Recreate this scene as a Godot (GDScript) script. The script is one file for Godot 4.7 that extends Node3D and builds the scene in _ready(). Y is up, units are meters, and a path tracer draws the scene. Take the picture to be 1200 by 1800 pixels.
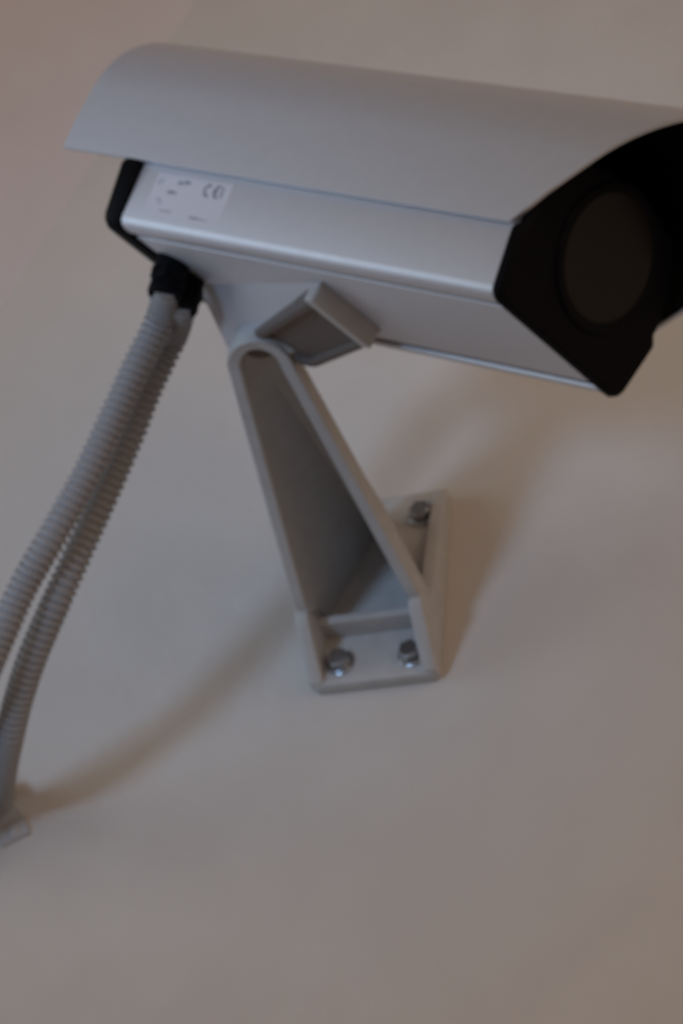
extends Node3D
# A silver weatherproof camera housing on a cast wall bracket, with two corrugated conduits.
# Lengths are written in millimetres and turned into metres when a mesh is committed.

const MM := 0.001

# ---------------------------------------------------------------- mesh building
class Solid:
	var v := PackedVector3Array()
	var n := PackedVector3Array()
	var uv := PackedVector2Array()

	func tri(a: Vector3, b: Vector3, c: Vector3, na := Vector3.ZERO, nb := Vector3.ZERO, nc := Vector3.ZERO) -> void:
		var f := (b - a).cross(c - a)
		if f.length_squared() < 1e-12:
			return
		f = f.normalized()
		v.append_array([a, b, c])
		n.append_array([na if na != Vector3.ZERO else f, nb if nb != Vector3.ZERO else f, nc if nc != Vector3.ZERO else f])

	# quads between rings of equal length; normals are averaged across edges flatter than crease degrees
	func skin(rings: Array, close_ring := true, crease := 38.0, close_path := false) -> void:
		var rows := rings.size()
		var cols: int = rings[0].size()
		var rq := rows if close_path else rows - 1
		var cq := cols if close_ring else cols - 1
		var fn := []
		for i in rq:
			var line := PackedVector3Array()
			for j in cq:
				var a: Vector3 = rings[i][j]
				var b: Vector3 = rings[i][(j + 1) % cols]
				var c: Vector3 = rings[(i + 1) % rows][(j + 1) % cols]
				var d: Vector3 = rings[(i + 1) % rows][j]
				line.append((c - a).cross(d - b).normalized())
			fn.append(line)
		var lim := cos(deg_to_rad(crease))
		for i in rq:
			for j in cq:
				var p := []
				var q := []
				for k in [[0, 0], [0, 1], [1, 1], [1, 0]]:
					var ri: int = i + k[0]
					var cj: int = j + k[1]
					p.append(rings[ri % rows][cj % cols])
					var s := Vector3.ZERO
					for di in [-1, 0]:
						for dj in [-1, 0]:
							var fi: int = ri + di
							var fj: int = cj + dj
							if close_path:
								fi = posmod(fi, rq)
							if close_ring:
								fj = posmod(fj, cq)
							if fi < 0 or fj < 0 or fi >= rq or fj >= cq:
								continue
							if fn[fi][fj].dot(fn[i][j]) >= lim:
								s += fn[fi][fj]
					q.append(s.normalized() if s.length() > 1e-6 else fn[i][j])
				tri(p[0], p[1], p[2], q[0], q[1], q[2])
				tri(p[0], p[2], p[3], q[0], q[2], q[3])

	# a flat end over a ring, triangulated in the plane of axes x and y
	func cap(ring: PackedVector3Array, x: Vector3, y: Vector3, turned: bool) -> void:
		var flat := PackedVector2Array()
		for p in ring:
			flat.append(Vector2(p.dot(x), p.dot(y)))
		var t := Geometry2D.triangulate_polygon(flat)
		for i in range(0, t.size(), 3):
			var a := ring[t[i]]
			var b := ring[t[i + 1]]
			var c := ring[t[i + 2]]
			var want := x.cross(y) * (-1.0 if turned else 1.0)
			if (b - a).cross(c - a).dot(want) < 0.0:
				tri(a, c, b)
			else:
				tri(a, b, c)

	# turn the faces of vertices from "first" on outwards, by the sign of the volume they enclose
	func outward(first := 0) -> void:
		var vol := 0.0
		for i in range(first, v.size(), 3):
			vol += v[i].dot(v[i + 1].cross(v[i + 2]))
		if vol < 0.0:
			for i in range(first, v.size(), 3):
				var t := v[i + 1]; v[i + 1] = v[i + 2]; v[i + 2] = t
				var m := n[i + 1]; n[i + 1] = -n[i + 2]; n[i + 2] = -m
				n[i] = -n[i]

	# profile (in x, y about o) pushed from depth a to depth b along z = x cross y, with small bevels at the ends
	func prism(profile: PackedVector2Array, o: Vector3, x: Vector3, y: Vector3, z: Vector3, a: float, b: float, bevel := 0.0, crease := 38.0) -> void:
		var first := v.size()
		var rings := []
		var steps := [[a, 0.0], [b, 0.0]]
		if bevel > 0.0:
			steps = [[a, bevel], [a + bevel * 0.3, bevel * 0.3], [a + bevel, 0.0], [b - bevel, 0.0], [b - bevel * 0.3, bevel * 0.3], [b, bevel]]
		for s in steps:
			var pr := inset(profile, s[1])
			var ring := PackedVector3Array()
			for p in pr:
				ring.append(o + x * p.x + y * p.y + z * s[0])
			rings.append(ring)
		var turned := z.dot(x.cross(y)) < 0.0
		skin(rings, true, crease)
		# sides first get a consistent sense with the caps
		var side := v.size()
		var area := 0.0
		for i in profile.size():
			area += profile[i].cross(profile[(i + 1) % profile.size()])
		# ring order counter-clockwise about z gives outward sides; otherwise flip them
		if (area < 0.0) != turned:
			for i in range(first, side, 3):
				var t := v[i + 1]; v[i + 1] = v[i + 2]; v[i + 2] = t
				var m := n[i + 1]; n[i + 1] = -n[i + 2]; n[i + 2] = -m
				n[i] = -n[i]
		cap(rings[0], x, y, not turned)
		cap(rings[-1], x, y, turned)
		outward(first)

	static func inset(p: PackedVector2Array, by: float) -> PackedVector2Array:
		if by == 0.0:
			return p
		var area := 0.0
		for i in p.size():
			area += p[i].cross(p[(i + 1) % p.size()])
		var sgn := 1.0 if area > 0.0 else -1.0
		var r := PackedVector2Array()
		for i in p.size():
			var e0 := (p[i] - p[posmod(i - 1, p.size())]).normalized()
			var e1 := (p[(i + 1) % p.size()] - p[i]).normalized()
			var n0 := Vector2(-e0.y, e0.x) * sgn
			var n1 := Vector2(-e1.y, e1.x) * sgn
			var m := (n0 + n1)
			m = m.normalized() if m.length() > 1e-5 else n0
			r.append(p[i] + m * by / maxf(0.4, m.dot(n0)))
		return r

	# turned shape: profile of (radius, height) about an axis
	func lathe(prof: PackedVector2Array, o: Vector3, axis: Vector3, seg := 40, crease := 35.0) -> void:
		var first := v.size()
		axis = axis.normalized()
		var x := axis.cross(Vector3(0.31, 0.9, 0.27)).normalized()
		var y := axis.cross(x)
		var rings := []
		for i in seg:
			var a := TAU * i / seg
			var ring := PackedVector3Array()
			for p in prof:
				ring.append(o + (x * cos(a) + y * sin(a)) * maxf(p.x, 0.001) + axis * p.y)
			rings.append(ring)
		skin(rings, false, crease, true)
		outward(first)

	# tube along points with a radius for each
	func tube(pts: PackedVector3Array, rad: PackedFloat32Array, seg := 20, crease := 60.0) -> void:
		var first := v.size()
		var rings := []
		var up := Vector3(0.2, 0.1, 1.0).normalized()
		for i in pts.size():
			var t := (pts[mini(i + 1, pts.size() - 1)] - pts[maxi(i - 1, 0)]).normalized()
			var x := (up - t * up.dot(t)).normalized()
			var y := t.cross(x)
			up = x
			var ring := PackedVector3Array()
			for k in seg:
				var a := TAU * k / seg
				ring.append(pts[i] + (x * cos(a) + y * sin(a)) * rad[i])
			rings.append(ring)
		skin(rings, true, crease)
		for e in [0, pts.size() - 1]:
			var r: PackedVector3Array = rings[e]
			for k in seg:
				if e == 0:
					tri(pts[e], r[(k + 1) % seg], r[k])
				else:
					tri(pts[e], r[k], r[(k + 1) % seg])
		outward(first)

	func mesh() -> ArrayMesh:
		var st := SurfaceTool.new()
		st.begin(Mesh.PRIMITIVE_TRIANGLES)
		for i in range(0, v.size(), 3):
			for k in [0, 2, 1]:   # front faces run clockwise
				st.set_normal(n[i + k])
				if uv.size() == v.size():
					st.set_uv(uv[i + k])
				st.add_vertex(v[i + k] * MM)
		return st.commit()


func put(called: String, s: Solid, m: Material, parent: Node = self, origin := Vector3.ZERO) -> MeshInstance3D:
	var o := MeshInstance3D.new()
	o.name = called
	if origin != Vector3.ZERO:
		for i in s.v.size():
			s.v[i] -= origin
	o.mesh = s.mesh()
	o.material_override = m
	parent.add_child(o, true)
	return o


func thing(called: String, label: String, category: String, at: Vector3, group := "") -> Node3D:
	var o := Node3D.new()
	o.name = called
	add_child(o, true)
	o.position = at * MM
	o.set_meta("label", label)
	o.set_meta("category", category)
	if group:
		o.set_meta("group", group)
	return o


func mat(lin: Vector3, rough := 0.6, metal := 0.0, spec := 0.5) -> StandardMaterial3D:
	var m := StandardMaterial3D.new()
	m.albedo_color = Color(lin.x, lin.y, lin.z).linear_to_srgb()
	m.roughness = rough
	m.metallic = metal
	m.metallic_specular = spec
	return m


func noise_tex(seed_: int, freq: float, size: int, low: Color, high: Color, octaves := 4) -> NoiseTexture2D:
	var f := FastNoiseLite.new()
	f.seed = seed_
	f.frequency = freq
	f.noise_type = FastNoiseLite.TYPE_SIMPLEX_SMOOTH
	f.fractal_octaves = octaves
	var t := NoiseTexture2D.new()
	t.width = size
	t.height = size
	t.seamless = true
	t.noise = f
	var g := Gradient.new()
	g.colors = PackedColorArray([low, high])
	g.offsets = PackedFloat32Array([0.0, 1.0])
	t.color_ramp = g
	return t


func triplanar(m: StandardMaterial3D, repeats_per_metre: float) -> void:
	m.uv1_triplanar = true
	m.uv1_world_triplanar = true
	m.uv1_scale = Vector3.ONE * repeats_per_metre


# axes of the picture's view and of the housing (d runs to the lens, s to the side with the label, t up)
const VIEW_R := Vector3(0.94385694, 0.06648792, -0.32359455)
const VIEW_U := Vector3(0.12966624, 0.82636714, 0.54800001)
const VIEW_C := Vector3(0.30384329, -0.5591929, 0.77135112)
const HO := Vector3(201.52, -125.80, 277.0)
const HD := Vector3(0.8365163, -0.5, 0.22414387)
const HS := Vector3(-0.29187836, -0.06041088, 0.95454573)
const HT := Vector3(0.46373214, 0.86391581, 0.19647387)

func hp(d: float, s: float, t: float) -> Vector3:
	return HO + HD * d + HS * s + HT * t


func _ready() -> void:
	# ------------------------------------------------------------ camera
	var cam := Camera3D.new()
	cam.name = "camera"
	cam.near = 0.05
	cam.far = 40.0
	add_child(cam)
	cam.transform = Transform3D(Basis(VIEW_R, VIEW_U, VIEW_C), VIEW_C * 1.770)
	var lens := CameraAttributesPhysical.new()
	lens.frustum_focal_length = 77.4
	lens.frustum_focus_distance = 0.6
	lens.exposure_aperture = 50.0
	lens.frustum_near = 0.05
	lens.frustum_far = 40.0
	cam.attributes = lens
	cam.fov = 17.63
	cam.current = true

	# ------------------------------------------------------------ surroundings and lamps
	var env := Environment.new()
	env.background_mode = Environment.BG_SKY
	var sky_look := ProceduralSkyMaterial.new()
	sky_look.sky_top_color = Color(0.07, 0.058, 0.05).linear_to_srgb()
	sky_look.sky_horizon_color = Color(0.40, 0.33, 0.28).linear_to_srgb()
	sky_look.sky_curve = 0.2
	sky_look.ground_horizon_color = Color(0.20, 0.158, 0.128).linear_to_srgb()
	sky_look.ground_bottom_color = Color(0.09, 0.072, 0.058).linear_to_srgb()
	sky_look.sun_angle_max = 1.0
	var sky := Sky.new()
	sky.sky_material = sky_look
	env.sky = sky
	env.background_energy_multiplier = 1.0
	env.tonemap_mode = Environment.TONE_MAPPER_LINEAR
	env.tonemap_exposure = 1.1
	env.sdfgi_enabled = true
	env.ssao_enabled = true
	env.ssil_enabled = true
	var we := WorldEnvironment.new()
	we.name = "surroundings"
	we.environment = env
	add_child(we)

	# the cool lamp low on the left that throws the soft shadows to the upper right
	var key := SpotLight3D.new()
	key.name = "cool_lamp_light"
	key.light_color = Color(0.68, 0.83, 1.0)
	key.light_energy = 1.2
	key.light_size = 0.2
	key.spot_range = 12.0
	key.spot_attenuation = 2.0
	key.spot_angle = 11.0
	key.spot_angle_attenuation = 1.0
	key.shadow_enabled = true
	add_child(key)
	var aim := Vector3(-60, 0, 60) * MM
	key.look_at_from_position(Vector3(0, -20, 60) * MM + Vector3(-0.4, -0.4, 1.0).normalized() * 2.1, aim)

	# added unseen fill for the warm ambient light, in front and to the right
	var fill := AreaLight3D.new()
	fill.name = "warm_fill_light"
	fill.light_color = Color(1.0, 0.88, 0.77)
	fill.light_energy = 2.9
	fill.area_size = Vector2(3.6, 3.0)
	fill.area_range = 20.0
	fill.shadow_enabled = true
	add_child(fill)
	fill.look_at_from_position(Vector3(2.3, 0.35, 2.5), Vector3.ZERO)
	# the cool daylight-coloured opening low on the left
	var cool := AreaLight3D.new()
	cool.name = "cool_opening_light"
	cool.light_color = Color(0.82, 0.92, 1.0)
	cool.light_energy = 1.25
	cool.area_size = Vector2(1.5, 1.5)
	cool.area_range = 20.0
	cool.shadow_enabled = true
	add_child(cool)
	cool.look_at_from_position(Vector3(-2.35, 0.0, 0.9), Vector3(0.05, -0.05, 0.2))

	# ------------------------------------------------------------ materials
	var plaster := mat(Vector3(0.655, 0.605, 0.56), 0.85, 0.0, 0.3)
	plaster.albedo_texture = noise_tex(11, 0.012, 512, Color(0.975, 0.972, 0.97), Color(1, 1, 1), 6)
	plaster.heightmap_enabled = true
	plaster.heightmap_texture = noise_tex(5, 0.05, 512, Color.BLACK, Color.WHITE, 5)
	plaster.heightmap_scale = 0.035
	triplanar(plaster, 2.2)
	var silver := mat(Vector3(0.70, 0.705, 0.755), 0.42, 0.55, 0.5)
	var silver_noise := noise_tex(7, 0.06, 256, Color(0.47, 0.47, 0.47), Color(0.53, 0.53, 0.53), 3)
	silver.roughness = 1.0
	silver.roughness_texture = silver_noise
	silver.albedo_texture = noise_tex(17, 0.02, 512, Color(0.98, 0.98, 0.978), Color(1, 1, 1), 5)
	triplanar(silver, 9.0)
	var cast := mat(Vector3(0.56, 0.535, 0.515), 0.6, 0.0, 0.4)
	cast.albedo_texture = noise_tex(21, 0.03, 256, Color(0.94, 0.94, 0.94), Color(1, 1, 1), 4)
	cast.heightmap_enabled = true
	cast.heightmap_texture = noise_tex(31, 0.12, 256, Color.BLACK, Color.WHITE, 3)
	cast.heightmap_scale = 0.02
	triplanar(cast, 9.0)
	var black := mat(Vector3(0.005, 0.005, 0.0065), 0.5, 0.0, 0.16)
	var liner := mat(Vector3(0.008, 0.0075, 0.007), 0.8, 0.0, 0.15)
	var glass := mat(Vector3(0.017, 0.0145, 0.014), 0.2, 0.0, 0.25)
	var zinc := mat(Vector3(0.36, 0.37, 0.39), 0.25, 0.95, 0.5)
	var grey_pvc := mat(Vector3(0.34, 0.325, 0.325), 0.5, 0.0, 0.4)
	var clip_grey := mat(Vector3(0.50, 0.47, 0.46), 0.6, 0.0, 0.4)

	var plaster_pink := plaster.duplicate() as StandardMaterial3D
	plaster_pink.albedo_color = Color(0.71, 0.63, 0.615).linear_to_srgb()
	build_wall(plaster, plaster_pink)
	build_bracket(cast, zinc, mat(Vector3(0.15, 0.122, 0.108), 0.6, 0.0, 0.4))  # last material: dark brown with the shade of swivel and bore painted in
	build_camera(silver, mat(Vector3(0.07, 0.068, 0.075), 0.7), black, liner, glass, zinc)  # second material: dark grey that paints shade into the body grooves
	build_conduits(grey_pvc, clip_grey, zinc)


# ---------------------------------------------------------------- the wall, and the pinker sloping face that meets it at the upper left
func build_wall(m: Material, pink: Material) -> void:
	var p0 := Vector2(-225.1, 178.9)
	var e2 := (Vector2(-122.9, 400.7) - p0).normalized()
	var q2 := Vector2(e2.y, -e2.x)          # towards the right of the fold
	var o := Vector3(p0.x, p0.y, 0.0)
	var e := Vector3(e2.x, e2.y, 0.0)
	var q := Vector3(q2.x, q2.y, 0.0)
	var s := Solid.new()
	s.prism(PackedVector2Array([Vector2(-60, -2600), Vector2(2600, -2600), Vector2(2600, 2600), Vector2(-60, 2600)]), o, q, e, Vector3(0, 0, 1), -140.0, 0.0)
	var w := put("wall", s, m)
	w.set_meta("kind", "structure")
	w.set_meta("label", "plain cream painted wall that carries the bracket")
	var tilt := deg_to_rad(6.0)
	var side := -q * cos(tilt) + Vector3(0, 0, 1) * sin(tilt)
	var s2 := Solid.new()
	s2.prism(PackedVector2Array([Vector2(-12, -2600), Vector2(2600, -2600), Vector2(2600, 2600), Vector2(-12, 2600)]), o, side, e, e.cross(side) if e.cross(side).z > 0.0 else side.cross(e), -120.0, 0.0)
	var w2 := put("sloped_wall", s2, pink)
	w2.set_meta("kind", "structure")
	w2.set_meta("label", "slightly pinker wall face meeting the cream wall along a slanting line at upper left")


# ---------------------------------------------------------------- the cast bracket
const PX0 := -6.0
const PX1 := 62.0

func arm_left(z: float) -> float:
	return lerpf(-6.0, 9.5, (z - 38.0) / 145.0)

func arm_right(z: float) -> float:
	return lerpf(61.5, 43.5, (z - 38.0) / 145.0)

func arm_lip(z: float) -> float:
	return lerpf(-87.0, -47.0, (z - 38.0) / 145.0)

func arm_ridge(z: float) -> float:
	return lerpf(-17.0, -25.0, z / 190.0)


func hex_bolt(parent: Node3D, at: Vector3, axis: Vector3, base: Vector3, m: Material, turn := 0.0, r := 5.2) -> void:
	var s := Solid.new()
	axis = axis.normalized()
	s.lathe(PackedVector2Array([Vector2(0, 0), Vector2(r * 1.42, 0), Vector2(r * 1.42, 1.0), Vector2(r * 1.3, 1.4), Vector2(0, 1.4)]), at, axis, 32)
	var x := axis.cross(Vector3(0.2, 1, 0.1)).normalized()
	var y := axis.cross(x)
	var hexa := PackedVector2Array()
	for k in 6:
		hexa.append(Vector2.from_angle(turn + TAU * k / 6.0) * r * 1.12)
	s.prism(hexa, at, x, y, axis, 1.4, 7.0, 0.9)
	put("bolt", s, m, parent, base)


func build_bracket(m: Material, zinc: Material, dark: Material) -> void:
	var base := Vector3(28, -57, 0)
	var t := thing("wall_bracket", "pale grey cast metal wall bracket bolted to the cream wall, hollow arm carrying the camera", "bracket", base)
	var X := Vector3(1, 0, 0); var Y := Vector3(0, 1, 0); var Z := Vector3(0, 0, 1)
	# plate with rounded corners
	var plate := Solid.new()
	var prof := rounded_rect(Vector2(PX0, -114.5), Vector2(PX1, -0.5), 4.0)
	plate.prism(prof, Vector3.ZERO, X, Y, Z, 0.0, 9.0, 1.2)
	put("back_plate", plate, m, t, base)
	# side flanges, deepest where the arm's lip springs from them
	for side in [0, 1]:
		var fl := Solid.new()
		var yz := PackedVector2Array([Vector2(-113.6, 2), Vector2(-113.6, 10.5), Vector2(-110, 14.5), Vector2(-92.0, 37.0), Vector2(-89.0, 39.0), Vector2(-85.5, 37.5), Vector2(-78, 26.0), Vector2(-70, 22.0), Vector2(-6, 12.0), Vector2(-1.2, 9.5), Vector2(-1.2, 2)])
		if side == 0:
			fl.prism(yz, Vector3(PX0 - 0.4, 0, 0), Y, Z, X, 0.0, 7.6, 1.1)
		else:
			fl.prism(yz, Vector3(PX1 - 7.2, 0, 0), Y, Z, X, 0.0, 7.6, 1.1)
		put("side_flange", fl, m, t, base)
	# cross rib that closes the arm below
	var rib := Solid.new()
	rib.prism(rounded_rect(Vector2(-86.0, 5.0), Vector2(-81.0, 23.5), 1.4), Vector3(PX0 + 3.6, 0, 0), Y, Z, X, 0.0, PX1 - PX0 - 7.2, 0.0)
	put("cross_rib", rib, m, t, base)
	# hollow arm: a trough of V section, open below
	var arm := Solid.new()
	var rings := []
	for i in 25:
		var z := lerpf(6.0, 188.0, i / 24.0)
		rings.append(arm_section(z))
	arm.skin(rings, true, 42.0)
	arm.cap(rings[0], X, Y, true)
	arm.cap(rings[-1], X, Y, false)
	arm.outward()
	put("arm", arm, m, t, base)
	# rounded tip of the arm: a wall round the bore, and its roof
	var tip := Solid.new()
	var zc := 187.0
	var xl := arm_left(zc); var xr := arm_right(zc)
	var c := Vector3((xl + xr) / 2.0, arm_lip(zc), zc)
	var R := (xr - xl) / 2.0
	rings = []
	for i in 25:
		var a := PI * i / 24.0
		var dir := Vector3(cos(a), 0, sin(a) * 1.12)
		var rise := Vector3(0, sin(a) * R * 0.22, 0)
		rings.append(PackedVector3Array([c + dir * R * 0.97 + rise + Y * 0.3, c + dir * R + rise + Y * 1.4, c + dir * R + rise + Y * 9.0, c + dir * R * 0.86 + Y * 19.0, c + dir * R * 0.5 + Y * 23.5, c + dir * R * 0.34 + Y * 19.0, c + dir * (R - 6.6) + Y * 8.0, c + dir * (R - 6.6) + rise + Y * 1.4, c + dir * (R - 5.6) + rise + Y * 0.3]))
	tip.skin(rings, true, 42.0)
	tip.cap(rings[0], X, Y, true)
	tip.cap(rings[-1], X, Y, false)
	tip.outward()
	put("arm_tip", tip, m, t, base)
	var roof := Solid.new()
	roof.lathe(PackedVector2Array([Vector2(0, 15.0), Vector2(R * 0.62, 15.0), Vector2(R * 0.62, 23.0), Vector2(0, 23.4)]), c, Y, 32)
	put("tip_roof", roof, m, t, base)
	# disc set in the bore, its dark colour standing for the shade inside
	var bore := Solid.new()
	bore.lathe(PackedVector2Array([Vector2(0, 0), Vector2(8.0, 0), Vector2(9.0, 1.0), Vector2(9.0, 3.5), Vector2(0, 3.5)]), c + Y * 10.0 + Z * 5.0, Y, 28)
	put("bore_shade_disc", bore, dark, t, base)
	# collar on top of the tip, and the swivel block that carries the housing
	var collar := Solid.new()
	collar.lathe(PackedVector2Array([Vector2(0, 14), Vector2(12.0, 14), Vector2(13.0, 15.0), Vector2(13.0, 25), Vector2(12.0, 26), Vector2(0, 26)]), c + Z * 2.0, Y, 40)
	var barrel_at := c + Vector3(9.0, 20.0, 4.0)
	collar.lathe(PackedVector2Array([Vector2(0, -3), Vector2(10.0, -3), Vector2(12.0, -1.0), Vector2(12.0, 13.0), Vector2(11.0, 14.0), Vector2(0, 14.0)]), barrel_at, hp(-158, -10, -13) - barrel_at, 40)
	put("swivel_collar", collar, m, t, base)
	var sw := Solid.new()  # coloured dark to carry the shade below the housing
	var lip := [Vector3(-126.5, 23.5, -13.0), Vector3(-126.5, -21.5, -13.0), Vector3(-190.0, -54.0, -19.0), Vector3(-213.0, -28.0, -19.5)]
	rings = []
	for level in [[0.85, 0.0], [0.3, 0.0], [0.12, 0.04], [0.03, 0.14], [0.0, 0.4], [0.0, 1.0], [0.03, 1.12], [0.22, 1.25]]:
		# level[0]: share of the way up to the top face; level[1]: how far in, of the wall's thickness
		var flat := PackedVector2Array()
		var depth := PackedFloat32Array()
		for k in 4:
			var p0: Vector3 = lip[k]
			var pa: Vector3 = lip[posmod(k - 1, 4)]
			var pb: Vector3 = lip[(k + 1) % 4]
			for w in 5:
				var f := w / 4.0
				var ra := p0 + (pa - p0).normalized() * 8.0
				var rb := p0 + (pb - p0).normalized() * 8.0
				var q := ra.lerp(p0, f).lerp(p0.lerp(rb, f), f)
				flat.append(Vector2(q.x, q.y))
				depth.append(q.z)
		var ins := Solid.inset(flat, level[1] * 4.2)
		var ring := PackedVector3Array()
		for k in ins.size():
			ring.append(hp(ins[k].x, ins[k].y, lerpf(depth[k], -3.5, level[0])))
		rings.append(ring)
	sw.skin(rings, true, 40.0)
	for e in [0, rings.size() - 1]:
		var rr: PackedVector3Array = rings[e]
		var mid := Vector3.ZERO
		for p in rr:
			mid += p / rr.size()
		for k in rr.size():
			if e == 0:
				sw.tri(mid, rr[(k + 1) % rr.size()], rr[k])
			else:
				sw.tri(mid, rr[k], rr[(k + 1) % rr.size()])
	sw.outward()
	put("swivel_block", sw, dark, t, base).set_meta("label", "swivel block under the housing, shade put into its dark brown colour")
	var ft := Solid.new()
	ft.prism(PackedVector2Array([Vector2(-125.5, 24.2), Vector2(-214.0, -24.4), Vector2(-190.0, -54.5), Vector2(-125.5, -22.4)]), HO, HD, HS, HT, -5.0, -3.2, 0.3)
	ft.prism(rounded_rect(Vector2(-131.5, -22.2), Vector2(-125.2, 24.0), 1.4), HO, HD, HS, HT, -13.6, -4.9, 0.8)
	put("mounting_foot", ft, m, t, base)
	# bolts: two below, two above
	for b in [[10.0, -102.0, 0.2], [48.5, -102.0, 0.55], [49.5, -16.0, 0.1], [7.5, -16.0, 0.4]]:
		hex_bolt(t, Vector3(b[0], b[1], 9.0), Z, base, zinc, b[2])


func arm_section(z: float) -> PackedVector3Array:
	var l := arm_left(z); var r := arm_right(z); var y := arm_lip(z)
	if z < 38.0:
		l = maxf(l, PX0 + 0.6); r = minf(r, PX1 - 0.8); y = maxf(y, -86.0)
	var g := arm_ridge(z)
	var mid := (l + r) / 2.0
	var hw := (r - l) / 2.0
	var rim := lerpf(12.0, 10.0, z / 190.0)
	var top := minf(7.0, hw * 0.42)
	var w := 6.6
	var out := [Vector2(-hw, 0.9), Vector2(-hw, rim), Vector2(-hw + 1.2, rim + 1.8)]
	var ring := PackedVector3Array()
	var pts := []
	# left rim, sloping wall, ridge, and mirrored; then the inside back again
	pts.append(Vector2(-hw + 0.9, y))
	pts.append(Vector2(-hw, y + 0.9))
	pts.append(Vector2(-hw, y + rim))
	pts.append(Vector2(-hw + 1.4, y + rim + 2.0))
	pts.append(Vector2(-top, g - 2.5))
	pts.append(Vector2(-top * 0.6, g - 0.4))
	pts.append(Vector2(0, g))
	pts.append(Vector2(top * 0.6, g - 0.4))
	pts.append(Vector2(top, g - 2.5))
	pts.append(Vector2(hw - 1.4, y + rim + 2.0))
	pts.append(Vector2(hw, y + rim))
	pts.append(Vector2(hw, y + 0.9))
	pts.append(Vector2(hw - 0.9, y))
	pts.append(Vector2(hw - w + 0.9, y))
	pts.append(Vector2(hw - w, y + 0.9))
	pts.append(Vector2(hw - w, y + rim - 0.5))
	pts.append(Vector2(top - 2.2, g - 6.5))
	pts.append(Vector2(0, g - 5.0))
	pts.append(Vector2(-top + 2.2, g - 6.5))
	pts.append(Vector2(-hw + w, y + rim - 0.5))
	pts.append(Vector2(-hw + w, y + 0.9))
	pts.append(Vector2(-hw + w - 0.9, y))
	for p in pts:
		ring.append(Vector3(mid + p.x, p.y, z))
	return ring


func rounded_rect(a: Vector2, b: Vector2, r: float) -> PackedVector2Array:
	var p := PackedVector2Array()
	for c in [[Vector2(b.x - r, a.y + r), -PI / 2], [Vector2(b.x - r, b.y - r), 0.0], [Vector2(a.x + r, b.y - r), PI / 2], [Vector2(a.x + r, a.y + r), PI]]:
		for k in 6:
			p.append(c[0] + Vector2.from_angle(c[1] + PI / 2 * k / 5.0) * r)
	return p


# ---------------------------------------------------------------- the camera housing
func body_half() -> PackedVector2Array:
	# from the middle of the underside round to the middle of the top (s, t), for s >= 0
	var p := PackedVector2Array([Vector2(33.9, -3.0), Vector2(34.4, -2.8), Vector2(34.6, -2.3), Vector2(34.4, 2.2), Vector2(39.0, 2.2), Vector2(38.8, -3.0), Vector2(39.1, -3.4), Vector2(42.4, -3.4)])
	for k in range(1, 7):
		p.append(Vector2(42.4, 2.4) + Vector2.from_angle(-PI / 2 + k / 6.0 * deg_to_rad(80.0)) * 5.8)
	p.append_array([Vector2(50.2, 28.0), Vector2(49.6, 36.0), Vector2(47.5, 47.0), Vector2(43.0, 58.0), Vector2(34.0, 68.0)])
	return p


func mirrored(h: PackedVector2Array) -> PackedVector2Array:
	var p := h.duplicate()
	for i in range(h.size() - 1, -1, -1):
		p.append(Vector2(-h[i].x, h[i].y))
	return p


func cap_outline(grow: float) -> PackedVector2Array:
	var p := PackedVector2Array([Vector2(39.0, -4.2), Vector2(43.5, -4.0), Vector2(46.8, -2.0), Vector2(48.6, 1.0), Vector2(53.6, 26.0), Vector2(52.6, 28.0), Vector2(50.6, 30.5), Vector2(50.4, 40.0), Vector2(48.5, 50.0), Vector2(44.0, 60.0), Vector2(36.0, 70.0), Vector2(20.0, 74.0)])
	return Solid.inset(mirrored(p), -grow)


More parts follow.
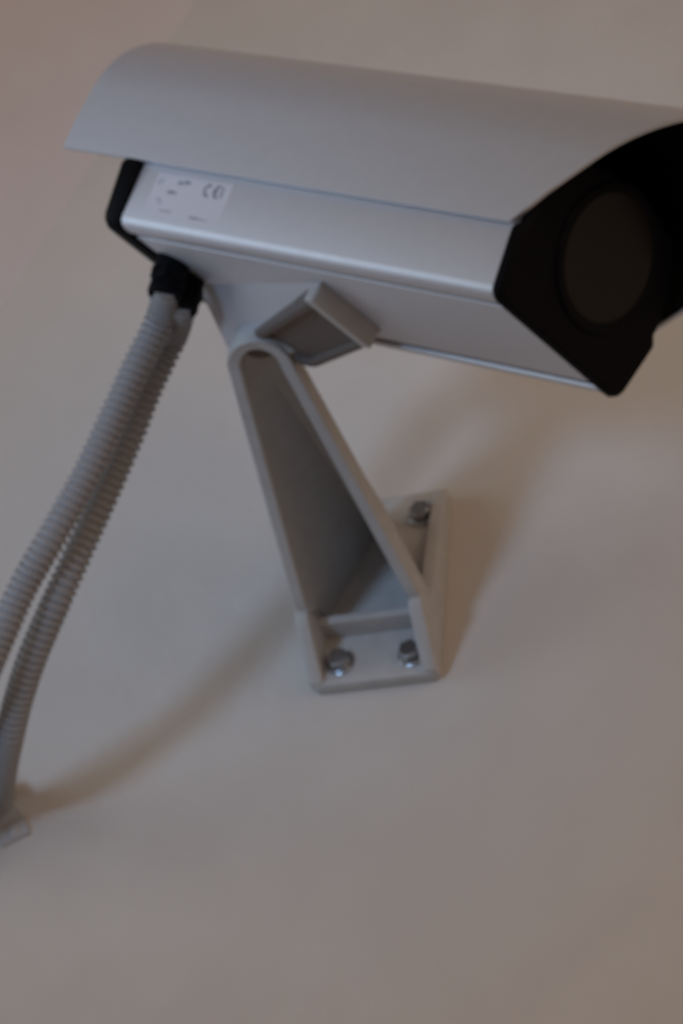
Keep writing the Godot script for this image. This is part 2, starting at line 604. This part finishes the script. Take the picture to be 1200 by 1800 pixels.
func build_camera(silver: Material, groove_shade: Material, black: Material, liner: Material, glass: Material, zinc: Material) -> void:
	var base := hp(-125, 0, -3)
	var t := thing("security_camera", "silver box security camera housing with curved sunshade and black front, on the bracket", "security camera", base)
	var body := Solid.new()
	body.prism(mirrored(body_half()), HO, HS, HT, HD, -246.0, -0.8, 0.0, 40.0)
	put("body", body, silver, t, base)
	for sgn in [-1.0, 1.0]:  # dark strips added in the grooves so that they read as shaded
		var groove_strip := Solid.new()
		groove_strip.prism(PackedVector2Array([Vector2(sgn * 34.7, -2.1), Vector2(sgn * 38.7, -2.1), Vector2(sgn * 38.9, 2.0), Vector2(sgn * 34.5, 2.0)]), HO, HS, HT, HD, -245.5, -1.6)
		put("groove_shade_strip", groove_strip, groove_shade, t, base)
	# sunshade: a thin bent sheet, cut square at the rear and slanting forward at the front
	var arc_o := PackedVector2Array()
	arc_o.append(Vector2(53.6, 28.6))
	arc_o.append(Vector2(54.6, 44.0))
	for k in 33:
		var a := PI * k / 32.0
		arc_o.append(Vector2(54.0 * cos(a), 62.0 + 49.0 * sin(a)))
	arc_o.append(Vector2(-54.6, 44.0))
	arc_o.append(Vector2(-53.6, 28.6))
	var ns := arc_o.size()
	var rings := []
	for row in 3:
		var ring := PackedVector3Array()
		for j in ns:
			var p := arc_o[j]
			var fr := -3.0 + (p.y - 28.6) * 0.86
			var d: float = [-305.0, -120.0, fr][row]
			ring.append(hp(d, p.x, p.y))
		for j in range(ns - 1, -1, -1):
			var p := arc_o[j]
			var nrm := (Vector2(0, 50.0) - p)
			nrm = Vector2(nrm.x, 0).normalized() if p.y < 62.0 else (Vector2(0, 62) - p).normalized()
			var q := p + nrm * (1.6 if j > 0 and j < ns - 1 else 2.2)
			var fr := -3.0 + (p.y - 28.6) * 0.86
			var d: float = [-305.0, -120.0, fr][row]
			ring.append(hp(d, q.x, q.y))
		rings.append(ring)
	var vis := Solid.new()
	vis.skin(rings, true, 40.0)
	vis.cap(rings[0], HS, HT, true)
	# front rim: strip between outer and inner edge
	for j in ns - 1:
		var r: PackedVector3Array = rings[2]
		var a := r[j]; var b := r[j + 1]; var c := r[2 * ns - 2 - j]; var e := r[2 * ns - 1 - j]
		vis.tri(a, b, c); vis.tri(a, c, e)
	vis.outward()
	put("sunshade", vis, silver, t, base)
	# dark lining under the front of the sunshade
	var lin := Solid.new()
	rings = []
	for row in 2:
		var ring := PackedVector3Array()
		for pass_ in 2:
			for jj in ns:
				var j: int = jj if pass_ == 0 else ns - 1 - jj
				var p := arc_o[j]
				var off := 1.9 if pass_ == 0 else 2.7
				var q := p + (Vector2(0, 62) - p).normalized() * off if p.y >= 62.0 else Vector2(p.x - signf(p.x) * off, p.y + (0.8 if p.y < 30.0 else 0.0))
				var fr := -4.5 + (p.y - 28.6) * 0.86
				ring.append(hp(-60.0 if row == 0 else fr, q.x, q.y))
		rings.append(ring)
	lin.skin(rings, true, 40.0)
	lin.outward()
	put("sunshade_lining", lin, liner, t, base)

	# front cap: bevelled black frame, a raised ring and the window
	var fc := Solid.new()
	fc.prism(cap_outline(0.6), HO, HS, HT, HD, -1.0, 5.0, 2.4)
	var cap_node := put("front_cap", fc, black, t, base)
	var wc := hp(5, -2, 43)
	var ring_s := Solid.new()
	ring_s.lathe(PackedVector2Array([Vector2(28.5, -1), Vector2(33.5, -1), Vector2(33.5, 0.8), Vector2(32.6, 1.5), Vector2(29.6, 1.5), Vector2(28.5, 0.9), Vector2(28.5, -1)]), wc, HD, 56)
	put("window_ring", ring_s, black, cap_node, base)
	var win := Solid.new()
	win.lathe(PackedVector2Array([Vector2(0, -0.5), Vector2(28.6, -0.5), Vector2(28.6, 0.6), Vector2(0, 0.6)]), wc, HD, 56)
	put("window_glass", win, glass, cap_node, base)
	var ln := Solid.new()
	ln.lathe(PackedVector2Array([Vector2(0, 0.5), Vector2(13, 0.5), Vector2(13, 0.64), Vector2(0, 0.66)]), wc, HD, 40)
	put("lens", ln, glass, cap_node, base)
	# rear cap
	var rc := Solid.new()
	rc.prism(cap_outline(0.9), HO, HS, HT, HD, -259.0, -246.0, 3.0)
	put("rear_cap", rc, black, t, base)

	# wedge-shaped saddle under the body, behind the swivel
	var sad := Solid.new()
	var q1 := hp(-246, -12, -2.8); var q2 := hp(-131, 22, -2.8); var q3 := hp(-240, -43, -21.0); var q4 := hp(-236, -45, -2.8); var q5 := hp(-222, -36, -19.0)
	var q6 := hp(-150, -30, -2.8)
	for f in [[q1, q2, q5], [q1, q5, q3], [q2, q6, q5], [q6, q4, q3], [q6, q3, q5], [q1, q3, q4], [q1, q4, q2], [q2, q4, q6]]:
		sad.tri(f[0], f[1], f[2])
	for i in range(0, sad.v.size(), 3):
		var mid := (q1 + q2 + q3 + q4 + q5 + q6) / 6.0
		if sad.n[i].dot((sad.v[i] + sad.v[i + 1] + sad.v[i + 2]) / 3.0 - mid) < 0.0:
			var tv := sad.v[i + 1]; sad.v[i + 1] = sad.v[i + 2]; sad.v[i + 2] = tv
			for k in 3:
				sad.n[i + k] = -sad.n[i + k]
	put("saddle", sad, silver, t, base)

	# cable glands on the underside at the rear
	for g in [[-241.0, 12.0], [-244.0, -3.0]]:
		var gl := Solid.new()
		var o := hp(g[0], g[1], -2.0)
		var ax := (HD * 0.33 - HT).normalized()
		gl.lathe(PackedVector2Array([Vector2(0, -2), Vector2(8.4, -2), Vector2(8.4, 6.0), Vector2(8.0, 7.0), Vector2(8.0, 14.0), Vector2(8.4, 15.0), Vector2(8.6, 19.0), Vector2(8.0, 20.5), Vector2(0, 20.5)]), o, ax, 36)
		var hexa := PackedVector2Array()
		var gx := ax.cross(HS).normalized()
		for k in 6:
			hexa.append(Vector2.from_angle(TAU * k / 6.0) * 9.4)
		gl.prism(hexa, o, gx, ax.cross(gx), ax, 6.2, 13.5, 0.8)
		put("cable_gland", gl, black, t, base)

	# sticker on the side by the rear end
	var st := Solid.new()
	var a := Vector2(47.45, 0.0); var b := Vector2(50.2, 28.0)
	var up := (b - a).normalized()
	var outw := Vector2(up.y, -up.x)
	var corner := func(d: float, h: float, lift: float) -> Vector3:
		var q := Vector2(47.35, -0.2) + up * h + outw * lift
		return hp(d, q.x, q.y)
	var d0 := -233.0; var d1 := -179.5; var h0 := 3.2; var h1 := 25.5
	var f := [corner.call(d0, h0, 0.55), corner.call(d1, h0, 0.55), corner.call(d1, h1, 0.55), corner.call(d0, h1, 0.55)]
	var k4 := [corner.call(d0, h0, 0.0), corner.call(d1, h0, 0.0), corner.call(d1, h1, 0.0), corner.call(d0, h1, 0.0)]
	st.tri(f[0], f[1], f[2]); st.tri(f[0], f[2], f[3])
	st.uv.append_array([Vector2(0, 1), Vector2(1, 1), Vector2(1, 0), Vector2(0, 1), Vector2(1, 0), Vector2(0, 0)])
	for i in 4:
		var j := (i + 1) % 4
		st.tri(k4[i], k4[j], f[j]); st.tri(k4[i], f[j], f[i])
		for z in 6:
			st.uv.append(Vector2(0.5, 0.5))
	var sm := mat(Vector3(1, 1, 1), 0.35)
	sm.albedo_texture = sticker()
	put("rating_label", st, sm, t, base)


func sticker() -> ImageTexture:
	var w := 320; var h := 134
	var im := Image.create(w, h, false, Image.FORMAT_RGB8)
	im.fill(Color(0.85, 0.85, 0.88))
	var ink := Color(0.42, 0.45, 0.50)
	var pale := Color(0.62, 0.64, 0.69)
	var rng := RandomNumberGenerator.new()
	rng.seed = 4
	# worn strokes of small print, too faint to read
	for r in [[14, 12, 8, 26, pale], [30, 12, 4, 20, pale], [96, 14, 22, 13, ink], [122, 10, 26, 13, ink], [64, 46, 40, 12, ink], [34, 74, 18, 8, pale], [48, 84, 12, 7, pale], [62, 106, 52, 6, ink], [196, 112, 66, 6, ink], [264, 112, 14, 5, pale]]:
		var x: int = r[0]
		while x < r[0] + r[2]:
			var ww := rng.randi_range(3, 6)
			var dy := rng.randi_range(0, 3)
			im.fill_rect(Rect2i(x, r[1] + dy, mini(ww, r[0] + r[2] - x), maxi(3, r[3] - dy * 2)), r[4])
			x += ww + rng.randi_range(1, 2)
	# the mark at the upper right: two open arcs with a bar in one
	for y in h:
		for x in w:
			var p := Vector2(x, y)
			for c in [Vector2(228, 28), Vector2(268, 28)]:
				var v: Vector2 = p - c
				if absf(v.length() - 16.0) < 3.6 and v.x < 5.0:
					im.set_pixel(x, y, ink)
			if y > 24 and y < 32 and x > 252 and x < 268:
				im.set_pixel(x, y, ink)
	im.fill_rect(Rect2i(282, 12, 6, 32), ink)
	# soft edges, as in worn print
	var soft := im.duplicate()
	soft.resize(w / 3, h / 3, Image.INTERPOLATE_LANCZOS)
	soft.resize(w, h, Image.INTERPOLATE_CUBIC)
	return ImageTexture.create_from_image(soft)


# ---------------------------------------------------------------- conduits
func view_point(px: float, py: float, z: float) -> Vector3:
	# where the photograph's sight line through (px, py) of 1200 x 1800 meets the plane z millimetres off the wall
	var dir := VIEW_R * (px - 600.0) / 5800.0 + VIEW_U * (900.0 - py) / 5800.0 - VIEW_C
	var eye := VIEW_C * 1770.0
	return eye + dir * ((z - eye.z) / dir.z)


func conduit(called: String, label: String, pts: PackedVector3Array, m: Material) -> void:
	var c := Curve3D.new()
	for i in pts.size():
		var tan_ := (pts[mini(i + 1, pts.size() - 1)] - pts[maxi(i - 1, 0)]) / 6.0
		c.add_point(pts[i], -tan_, tan_)
	var length := c.get_baked_length()
	var base := pts[pts.size() - 1]
	var o := thing(called, label, "conduit", base, "corrugated conduits")
	var pitch := 4.1
	var line := PackedVector3Array()
	var rad := PackedFloat32Array()
	var n := int(length / pitch)
	for i in n:
		for s in [[0.0, 6.1], [0.24, 6.1], [0.42, 7.5], [0.82, 7.5]]:
			line.append(c.sample_baked((i + s[0]) * pitch, true))
			rad.append(s[1])
	var s := Solid.new()
	s.tube(line, rad, 26, 30.0)
	put("corrugated_tube", s, m, o, base)
	var sock := Solid.new()
	var dir := (line[0] - line[8]).normalized()
	sock.lathe(PackedVector2Array([Vector2(0, -3), Vector2(6.4, -3), Vector2(6.6, -2.6), Vector2(6.6, 3.0), Vector2(0, 3.0)]), line[0], dir, 30)
	put("end_sleeve", sock, m, o, base)


func build_conduits(pvc: Material, clip: Material, zinc: Material) -> void:
	var ga := hp(-241, 12, -2) + (HD * 0.33 - HT).normalized() * 16.0
	var gb := hp(-244, -3, -2) + (HD * 0.33 - HT).normalized() * 16.0
	var a := PackedVector3Array([ga])
	for p in [[284, 556, 212], [238, 650, 200], [197, 740, 190], [150, 840, 181], [94, 940, 172], [44, 1027, 160], [6, 1110, 148], [-28, 1190, 133], [-58, 1270, 108], [-80, 1350, 76], [-98, 1420, 44], [-120, 1480, 18], [-190, 1540, 9.5], [-330, 1600, 9.5]]:
		a.append(view_point(p[0], p[1], p[2]))
	conduit("flexible_conduit", "grey corrugated conduit from the front gland, outer one bowing furthest left", a, pvc)
	var b := PackedVector3Array([gb])
	for p in [[304, 590, 188], [262, 680, 178], [234, 752, 171], [197, 840, 162], [152, 940, 154], [113, 1027, 145], [84, 1093, 134], [56, 1160, 121], [34, 1227, 105], [18, 1293, 86], [6, 1352, 60], [2, 1386, 36], [-6, 1416, 16], [-80, 1455, 9.5], [-230, 1530, 9.5]]:
		b.append(view_point(p[0], p[1], p[2]))
	conduit("flexible_conduit_001", "grey corrugated conduit on the right, reaching the wall at the small clip", b, pvc)
	# saddle clip on the wall
	var at := view_point(14, 1424, 0)
	var t := thing("conduit_clip", "small grey saddle clip holding the conduit to the wall at lower left", "clip", at)
	var run := (view_point(-90, 1475, 0) - view_point(-20, 1440, 0)).normalized()
	var side := Vector3(0, 0, 1).cross(run).normalized()
	if side.x < 0:
		side = -side
	var X := side; var Y := Vector3(0, 0, 1)
	var strap := Solid.new()
	var prof := PackedVector2Array()
	prof.append_array([Vector2(21, 0), Vector2(21, 2.4), Vector2(11.6, 2.4)])
	for k in 17:
		prof.append(Vector2(0, 9.5) + Vector2.from_angle(PI * k / 16.0) * 10.6)
	prof.append_array([Vector2(-11.6, 2.4), Vector2(-21, 2.4), Vector2(-21, 0), Vector2(-9.4, 0)])
	for k in 17:
		prof.append(Vector2(0, 9.5) + Vector2.from_angle(PI - PI * k / 16.0) * 8.6)
	prof.append(Vector2(9.4, 0))
	strap.prism(prof, at, X, Y, run, -8.0, 8.0, 0.0, 35.0)
	put("strap", strap, clip, t, at)
	for sgn in [-1, 1]:
		var sc := Solid.new()
		sc.lathe(PackedVector2Array([Vector2(0, 0), Vector2(3.6, 0), Vector2(3.3, 1.2), Vector2(1.6, 2.0), Vector2(0, 2.1)]), at + X * 16.5 * sgn + Y * 2.4, Y, 20)
		put("screw", sc, clip, t, at)
